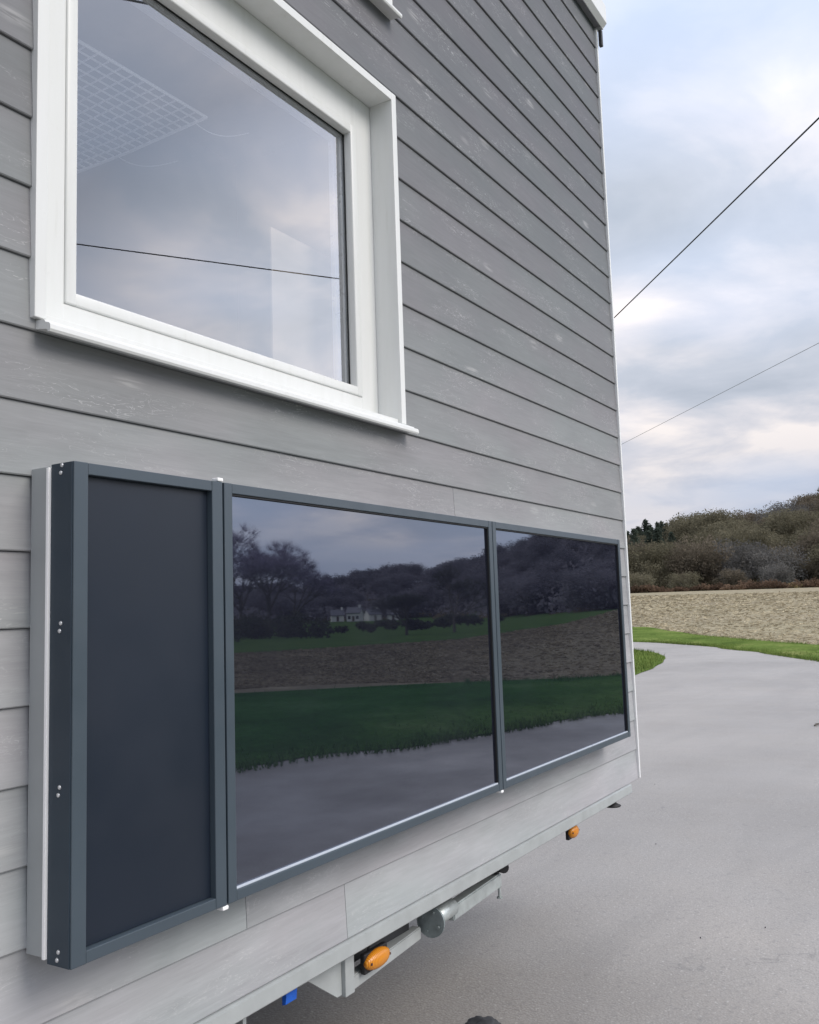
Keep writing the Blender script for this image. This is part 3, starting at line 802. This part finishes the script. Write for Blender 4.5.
V_brown = [round_tree(s, M['crown_brown'], R=5.6+.4*(s % 3)) for s in (11, 12, 13)]
V_olive = [round_tree(s, M['crown_olive'], R=6.0+.4*(s % 3)) for s in (21, 22)]
V_grey = [round_tree(s, M['crown_grey'], R=5.2+.4*(s % 2), n=170, size=.20) for s in (31, 32)]
V_haze = [round_tree(s, M['haze_brown'], R=5.3+.4*(s % 3)) for s in (51, 52, 53)]
V_con = [conifer(s) for s in (41, 42)]
random.seed(99)
def put(name, me, p, s, sz, label, cat, group):
    o = bpy.data.objects.new(name, me); COL.objects.link(o); o.location = p
    o.rotation_euler = (0, 0, random.uniform(0, 6.28)); o.scale = (s, s, sz)
    return tag(o, label, cat, group)
BR = ('broadleaf_tree', 'leafless brown rounded tree on the wooded hillside beyond the field', 'tree', 'brown rounded trees on the hillside')
OL = ('broadleaf_tree', 'olive tinted rounded tree on the wooded hillside beyond the field', 'tree', 'olive rounded trees on the hillside')
GR = ('broadleaf_tree', 'grey twiggy bare tree on the wooded hillside beyond the field', 'tree', 'grey bare trees on the hillside')
CO = ('pine_tree', 'dark green pointed conifer on the ridge of the hillside', 'conifer', 'dark conifers on the hill ridge')
# hillside seen directly, to the right of the house
cnt = 0
r = 204.
while r < 345:
    a = 3.5 + random.random()
    while a < 21.5:
        rr = r+random.uniform(-3, 3); aa = a+random.uniform(-.4, .4); p = at(aa, rr, -.6)
        q = noise.noise(Vector((p.x*.021, p.y*.021, 5)))+random.uniform(-.15, .15)
        s = random.uniform(.8, 1.4)*(.72 if rr < 215 else 1.)
        if rr > 285 and aa > 15.2 and random.random() < .9: put(CO[0], random.choice(V_con), p, s*1.1, s*random.uniform(.8, 1.05), *CO[1:])
        elif rr > 318 and random.random() < .18: put(CO[0], random.choice(V_con), p, s, s*.72, *CO[1:])
        elif q < -.12: put(GR[0], random.choice(V_grey), p, s, s*random.uniform(.8, 1.1), *GR[1:])
        elif q < .12: put(BR[0], random.choice(V_brown), p, s, s*random.uniform(.8, 1.1), *BR[1:])
        else: put(OL[0], random.choice(V_olive), p, s*1.08, s*random.uniform(.85, 1.15), *OL[1:])
        cnt += 1; a += math.degrees((10. if aa < 15.2 or rr < 290 else 4.6)/rr)
    r += 9.5
for i in range(60):
    p = at(13.4+i*.09+random.uniform(-.05, .05), random.uniform(322, 340), .2); s = random.uniform(.8, 1.15)
    put(CO[0], random.choice(V_con), p, s, s*random.uniform(.75, 1.), *CO[1:])
# hillside mirrored in the panels: individual front trees
BR2 = ('broadleaf_tree', 'dark leafless tree on the wooded ridge mirrored in the solar panels', 'tree', 'bare trees on the mirrored ridge')
OL2 = BR2
for az0, az1, n in ((-29.5, -16., 110), (-45, -29.5, 90)):
    for i in range(n):
        aa = random.uniform(az0, az1); h0, h1 = lerp_table(T_H0, aa), lerp_table(T_H1, aa)
        rr = h0 + (h1-h0)*random.random()**.8*1.02; p = at(aa, rr, -.6); s = random.uniform(.9, 1.3)*(1.15 if rr > 300 else 1)
        put(BR2[0], random.choice(V_haze), p, s*1.15, s, *BR2[1:])
# the rest of the wood as one mass
vs, fs = [], []
for i in range(60000):
    aa = random.uniform(-62, 3.5) if random.random() < .93 else random.uniform(21.5, 45); h0, h1 = lerp_table(T_H0, aa), lerp_table(T_H1, aa)
    rr = random.uniform(h0+2, h1+25); p = at(aa, rr); cl_ = noise.noise(Vector((p.x*.09, p.y*.09, 1)))
    p.z += random.random()**.7*(5.2+3.2*cl_)
    u = Vector((random.gauss(0, 1), random.gauss(0, 1), random.gauss(0, 1))).normalized(); w = u.cross(Vector((random.gauss(0, 1), random.gauss(0, 1), random.gauss(0, 1)))).normalized(); s = random.uniform(.35, .9); k = len(vs)
    vs += [tuple(p-u*s-w*s*.5), tuple(p+u*s-w*s*.4), tuple(p+u*s*.7+w*s*.5), tuple(p-u*s*.8+w*s*.5)]; fs.append((k, k+1, k+2, k+3))
me = bpy.data.meshes.new('woodland'); me.from_pydata(vs, [], fs)
tag(obj('woodland', me, M['haze_brown']), 'dense brown far woodland covering the ridge around the separate trees', 'woodland', kind='stuff')

# nearer trees mirrored in the panels
def bare_tree(name, az, r, H, seed, label, depth=5, m='haze_brown', twigs=9, wide=1.):
    p = at(az, r, -.2); root = empty(name, p, label, 'tree')
    (tv, tf), (cv, cf) = bare_parts(seed, H, 0, M[m], depth, twigs, H/11)
    for nm, v, f, mm in (('trunk', tv, tf, M['bark']), ('crown', cv, cf, M[m])):
        me = bpy.data.meshes.new(nm); me.from_pydata([(x*wide, y*wide, z) for x, y, z in v], [], f); me.update(); me.materials.append(mm)
        o = bpy.data.objects.new(nm, me); COL.objects.link(o); o.parent = root
    return root
bare_tree('bare_tree', -42.6, 112, 15.6, 3, 'tall bare tree at the far left edge of the first panel reflection', 5, 'haze_pale', 16)
bare_tree('bare_tree', -41.2, 122, 14.6, 5, 'bare tree with thin branches second from the left in the panel reflection', 5, 'haze_pale', 16)
bare_tree('bare_tree', -39.4, 112, 13.6, 8, 'wide bare round-headed tree in the panel reflection left of the open sky', 5, 'haze_pale', 16, wide=1.15)
bare_tree('bare_tree', -38.0, 124, 11, 12, 'lowest bare tree on the right of the clump in the panel reflection', 5, 'haze_pale', 16)
bare_tree('bare_tree', -27.0, 66, 6.1, 15, 'slender dark tree mirrored beside the joint of the two solar panels', 5, 'bush')
bare_tree('bare_tree', -29.9, 62, 3.9, 17, 'small field tree with a visible trunk mirrored in the first solar panel', 5, 'bush', wide=1.5)
random.seed(5)
for i in range(16):
    aa = -44.5+i*.52+random.uniform(-.2, .2); rr = random.uniform(52, 92) ; hh = random.uniform(2.1, 3.1)*rr/78
    vs, fs = [], []
    for _ in range(7): leaf_quads(vs, fs, (random.gauss(0, 1.0), random.gauss(0, 1.0), hh*random.uniform(.25, .72)), hh*.38, hh*.3, 60, .16, .2)
    me = bpy.data.meshes.new('bush'); me.from_pydata(vs, [], fs); me.materials.append(M['bush']); o = bpy.data.objects.new('hedgerow_bush', me); COL.objects.link(o); o.location = at(aa, rr, -.7)
    tag(o, 'dark dense bush in the hedgerow behind the field in the panel reflection', 'bush', 'dark bushes of the mirrored hedgerow')
for i in range(18):
    aa = random.uniform(-37, -25.5); rr = random.uniform(105, 290); hh = random.uniform(.9, 1.9)
    vs, fs = [], []
    for _ in range(6): leaf_quads(vs, fs, (random.gauss(0, 1.6), random.gauss(0, 1.6), hh*random.uniform(.25, .7)), hh*.5, hh*.33, 55, .3, .2)
    me = bpy.data.meshes.new('bush'); me.from_pydata(vs, [], fs); me.materials.append(M['bush']); o = bpy.data.objects.new('meadow_bush', me); COL.objects.link(o); o.location = at(aa, rr, -.1)
    tag(o, 'low dark bush scattered on the green meadow in front of the mirrored village', 'bush', 'low bushes on the mirrored meadow')
# rust coloured hedge at the far edge of the field
hv = []
random.seed(21)
for i in range(46):
    aa = 3 + i*(18.5/46); rr = 199+random.uniform(-1.5, 1.5); vs, fs = [], []
    hh = random.uniform(.9, 2.0)
    for _ in range(5): leaf_quads(vs, fs, (random.gauss(0, .9), random.gauss(0, .7), hh*random.uniform(.2, .75)), 1.0, hh*.42, 40, .26, .2)
    me = bpy.data.meshes.new('shrub'); me.from_pydata(vs, [], fs)
    pale = random.random() < .16
    me.materials.append(M['reed'] if pale else M['hedge']); o = bpy.data.objects.new('hedge_shrub', me); COL.objects.link(o); o.location = at(aa, rr, .2)
    if pale: tag(o, 'pale straw coloured tuft in the hedge at the far edge of the field', 'shrub', 'pale tufts in the far hedge')
    else: tag(o, 'rust brown low shrub of the hedge along the far edge of the field', 'shrub', 'rust brown shrubs of the far hedge')

# village mirrored in the first panel
def far_house(az, r, w, d, h, rot, label, chim=True):
    p = at(az, r, -.2); root = empty('village_house', p, label, 'house'); root.rotation_euler = (0, 0, rad(rot))
    def ch(name, bm, m, par=root):
        bmesh.ops.recalc_face_normals(bm, faces=bm.faces)
        me = bpy.data.meshes.new(name); bm.to_mesh(me); bm.free(); me.materials.append(m); o = bpy.data.objects.new(name, me); COL.objects.link(o); o.parent = par; return o
    bm = BM(); box(bm, -w/2, w/2, -d/2, d/2, 0, h); tri_plate(bm, [(-w/2+.02, h+.001), (-w/2+.02, h+.001), (-w/2+.02, h+.001)], -d/2, d/2) if False else None
    a = [bm.verts.new(v) for v in ((-w/2, -d/2, h), (-w/2, d/2, h), (-w/2, 0, h+d*.42))]; bm.faces.new(a)
    a = [bm.verts.new(v) for v in ((w/2, -d/2, h), (w/2, d/2, h), (w/2, 0, h+d*.42))]; bm.faces.new(a)
    ch('wall', bm, M['hwall'])
    bm = BM(); extrude_x(bm, [(-d/2-.4, h-.1), (0, h+d*.42+.06), (d/2+.4, h-.1), (d/2+.4, h+.12), (0, h+d*.42+.3), (-d/2-.4, h+.12)], -w/2-.3, w/2+.3); rfo = ch('roof', bm, M['hroof'])
    if chim: bm = BM(); box(bm, w*.3, w*.3+.7, -.35, .35, h+d*.3, h+d*.42+1.2); ch('chimney', bm, M['hwall'], rfo)
    for x in (-.3, 0, .3):
        for z in ((.9, 2.2), (3.4, 4.5)):
            if z[1] > h-.2 or (x == 0 and z[0] < 1): continue
            for sy in (-1, 1):
                bm = BM(); box(bm, x*w-.55, x*w+.55, sy*(d/2+.0), sy*(d/2+.05), z[0], z[1]); ch('window', bm, M['hwin'])
    for sy in (-1, 1):
        bm = BM(); box(bm, -.5, .5, sy*(d/2+.0), sy*(d/2+.05), .1, 2.1); ch('door', bm, M['hdoor'])
far_house(-35.9, 368, 5, 5, 2.4, 50, 'small white cottage at the left end of the mirrored village')
far_house(-34.8, 364, 5.5, 5, 3.2, 70, 'tallest white house of the mirrored village')
far_house(-33.7, 372, 5.5, 5, 2.4, 30, 'long low white house in the middle of the mirrored village')
far_house(-32.4, 366, 4.5, 5, 2.2, 60, 'white cottage standing apart at the right end of the mirrored village', False)

# ------------------------------------------------------------------ wires and pole
def wire(name, pts, r, m, label):
    bm = BM(); tube(bm, pts, r, 6); return tag(obj(name, bm, m), label, 'power line')
def span(a, b, sag, n=24):
    a, b = Vector(a), Vector(b); return [tuple(a+(b-a)*(i/n)-Vector((0, 0, 4*sag*(i/n)*(1-i/n)))) for i in range(n+1)]
dA = Vector((.9074, .2962, .2982))*((8-1.45)/.2982); dB = Vector((.8928, .0879, .4418))*((8-1.45)/.4418)
pa, pb = CAMP+dA, CAMP+dB; u = (pa-pb).normalized()
wire('power_line', [tuple(pb-u*60), tuple(pa+u*70)], .0125, M['wire'], 'thick black overhead cable crossing the sky high at the right')
PP = Vector((23, -5.8, 0))
rB = Vector((.9386, .2991, .1717)); topB = Vector((PP.x, PP.y, CAMP.z+8.54)); far = CAMP+rB*48
wire('power_line', span(topB, topB+(far-topB)*2.2, .0), 0.0085, M['wire_grey'], 'thinner overhead cable low in the sky above the hill')
def drd(az, el): return Vector((math.cos(rad(el))*math.cos(rad(az)), math.cos(rad(el))*math.sin(rad(az)), math.sin(rad(el))))
# the mirrored camera stands behind the window glass (y = .0955)
CM = Vector((0, 2*.0955-CAMP.y, CAMP.z))
d1 = drd(-35.08, 20.61); d2 = drd(-51.72, 22.02)
q1 = CM+d1*(6.55/d1.z); q2 = CM+d2*(6.55/d2.z); u = (q1-q2).normalized()
t1 = (PP.x-q1.x)/u.x; endC = q1+u*t1
PP.y = endC.y
wire('power_line', span(q2-u*45, q1+u*t1, .1), .011, M['wire'], 'overhead cable mirrored across the large house window')

# ------------------------------------------------------------------ small things on the road
bm = BM(); bmesh.ops.create_icosphere(bm, subdivisions=4, radius=1, matrix=Matrix.Translation((2.922, .155, .004)) @ Matrix.Diagonal((.085, .06, .034, 1)))
for v in bm.verts: v.co += (v.co-Vector((2.922, .155, .004)))*(noise.noise(v.co*28)*.35+noise.noise(v.co*90)*.12)
tag(obj('stone', bm, M['dark_steel'], None, True), 'dark lumpy stone lying on the tarmac at the bottom edge', 'stone')
bm = BM(); tube(bm, [(11.30, .26, .012), (11.38, .25, .02), (11.50, .22, .012)], [.008, .012, .006], 6)
tag(obj('twig', bm, M['bark']), 'short dark twig on the road at the right edge', 'twig')
random.seed(3)
PB = [(4.4, -.50), (5.6, .35), (7.4, .9), (4.15, -.28), (8.2, -.5)]
for x, y in PB:
    bm = BM(); bmesh.ops.create_icosphere(bm, subdivisions=2, radius=.0034, matrix=Matrix.Translation((x, y, .003)) @ Matrix.Diagonal((random.uniform(.8, 1.6), random.uniform(.7, 1.1), .7, 1)))
    for v in bm.verts: v.co += Vector((random.uniform(-1, 1),)*3)*.0008
    tag(obj('pebble', bm, M['dark_steel'], None, True), 'tiny dark pebble lying loose on the grey tarmac', 'pebble', 'dark pebbles on the tarmac')

# ------------------------------------------------------------------ sky and sun
w = bpy.data.worlds.new('World'); S.world = w; w.use_nodes = True
nt = w.node_tree
for n in list(nt.nodes): nt.nodes.remove(n)
k = NB(nt)
out = k.n('ShaderNodeOutputWorld'); bg = k.n('ShaderNodeBackground'); bg.inputs[1].default_value = .127
SUN_AZ, SUN_EL = -84., 38.
sky = k.n('ShaderNodeTexSky'); sky.sky_type = 'NISHITA'; sky.sun_disc = False
sky.sun_elevation = rad(SUN_EL); sky.sun_rotation = rad(90-SUN_AZ); sky.air_density = 1.2; sky.dust_density = 2.
tc = k.n('ShaderNodeTexCoord'); sp = k.n('ShaderNodeSeparateXYZ'); k.l(tc.outputs['Generated'], sp.inputs[0])
zz = k.math('ADD', k.math('MAXIMUM', sp.outputs[2], 0.), .16)
cb = k.n('ShaderNodeCombineXYZ'); k.l(k.math('DIVIDE', sp.outputs[0], zz), cb.inputs[0]); k.l(k.math('DIVIDE', sp.outputs[1], zz), cb.inputs[1])
def nz(sc, det, off, ro=.55, di=0.):
    m = k.n('ShaderNodeMapping'); m.inputs['Location'].default_value = off; k.l(cb.outputs[0], m.inputs[0]); return k.noise(m.outputs[0], sc, det, ro, di)
n1 = nz(.95, 7, (3.1, 1.7, 0), .5, .3); n2 = nz(2.1, 6, (9.1, 4.2, 0), .55, .4); n3 = nz(.5, 3, (.6, 7.7, 0), .5)
# cloud body: blue-grey to pinkish white
cloud = k.ramp(k.math('ADD', k.math('MULTIPLY', n1, .6), k.math('MULTIPLY', n2, .4)),
               [(.36, (3.7, 4.15, 4.9)), (.46, (4.8, 5.15, 5.9)), (.53, (6.6, 6.5, 6.9)), (.59, (8.9, 8.25, 8.0))])
hi = k.mr(sp.outputs[2], .45, .95, 1., 1.9)
cloud = k.mix(1., cloud, hi, 'MULTIPLY')
blue = k.mix(.8, sky.outputs[0], (5.0, 6.2, 8.6))
cov = k.mr(n3, .42, .56, .35, 1.)
mixc = k.mix(cov, blue, cloud)
dp = k.n('ShaderNodeVectorMath', operation='DOT_PRODUCT'); k.l(tc.outputs['Generated'], dp.inputs[0]); dp.inputs[1].default_value = (math.cos(rad(5))*math.cos(rad(-32)), math.cos(rad(5))*math.sin(rad(-32)), math.sin(rad(5)))
mixc = k.mix(1., mixc, k.mr(dp.outputs['Value'], .89, .985, 1., 2.5), 'MULTIPLY')
hor = k.mr(sp.outputs[2], .0, .20, 1., 0.)
mixc = k.mix(1., mixc, k.mr(sp.outputs[2], .10, .34, .80, 1.12), 'MULTIPLY')
mixc = k.mix(k.math('MULTIPLY', hor, .85), mixc, (4.3, 4.7, 5.7))
k.l(mixc, bg.inputs[0]); k.l(bg.outputs[0], out.inputs[0])

sl = bpy.data.lights.new('sun', 'SUN'); sl.energy = 2.2; sl.angle = rad(30); sl.color = (1, .935, .86)
so = bpy.data.objects.new('sun', sl); COL.objects.link(so)
d = drd(SUN_AZ, SUN_EL); so.rotation_euler = (-d).to_track_quat('-Z', 'Y').to_euler(); so.location = d*50

S.view_settings.view_transform = 'Standard'; S.view_settings.look = 'None'; S.view_settings.exposure = 0; S.view_settings.gamma = 1
S.cycles.use_denoising = True
S.cycles.max_bounces = 8; S.cycles.transparent_max_bounces = 12
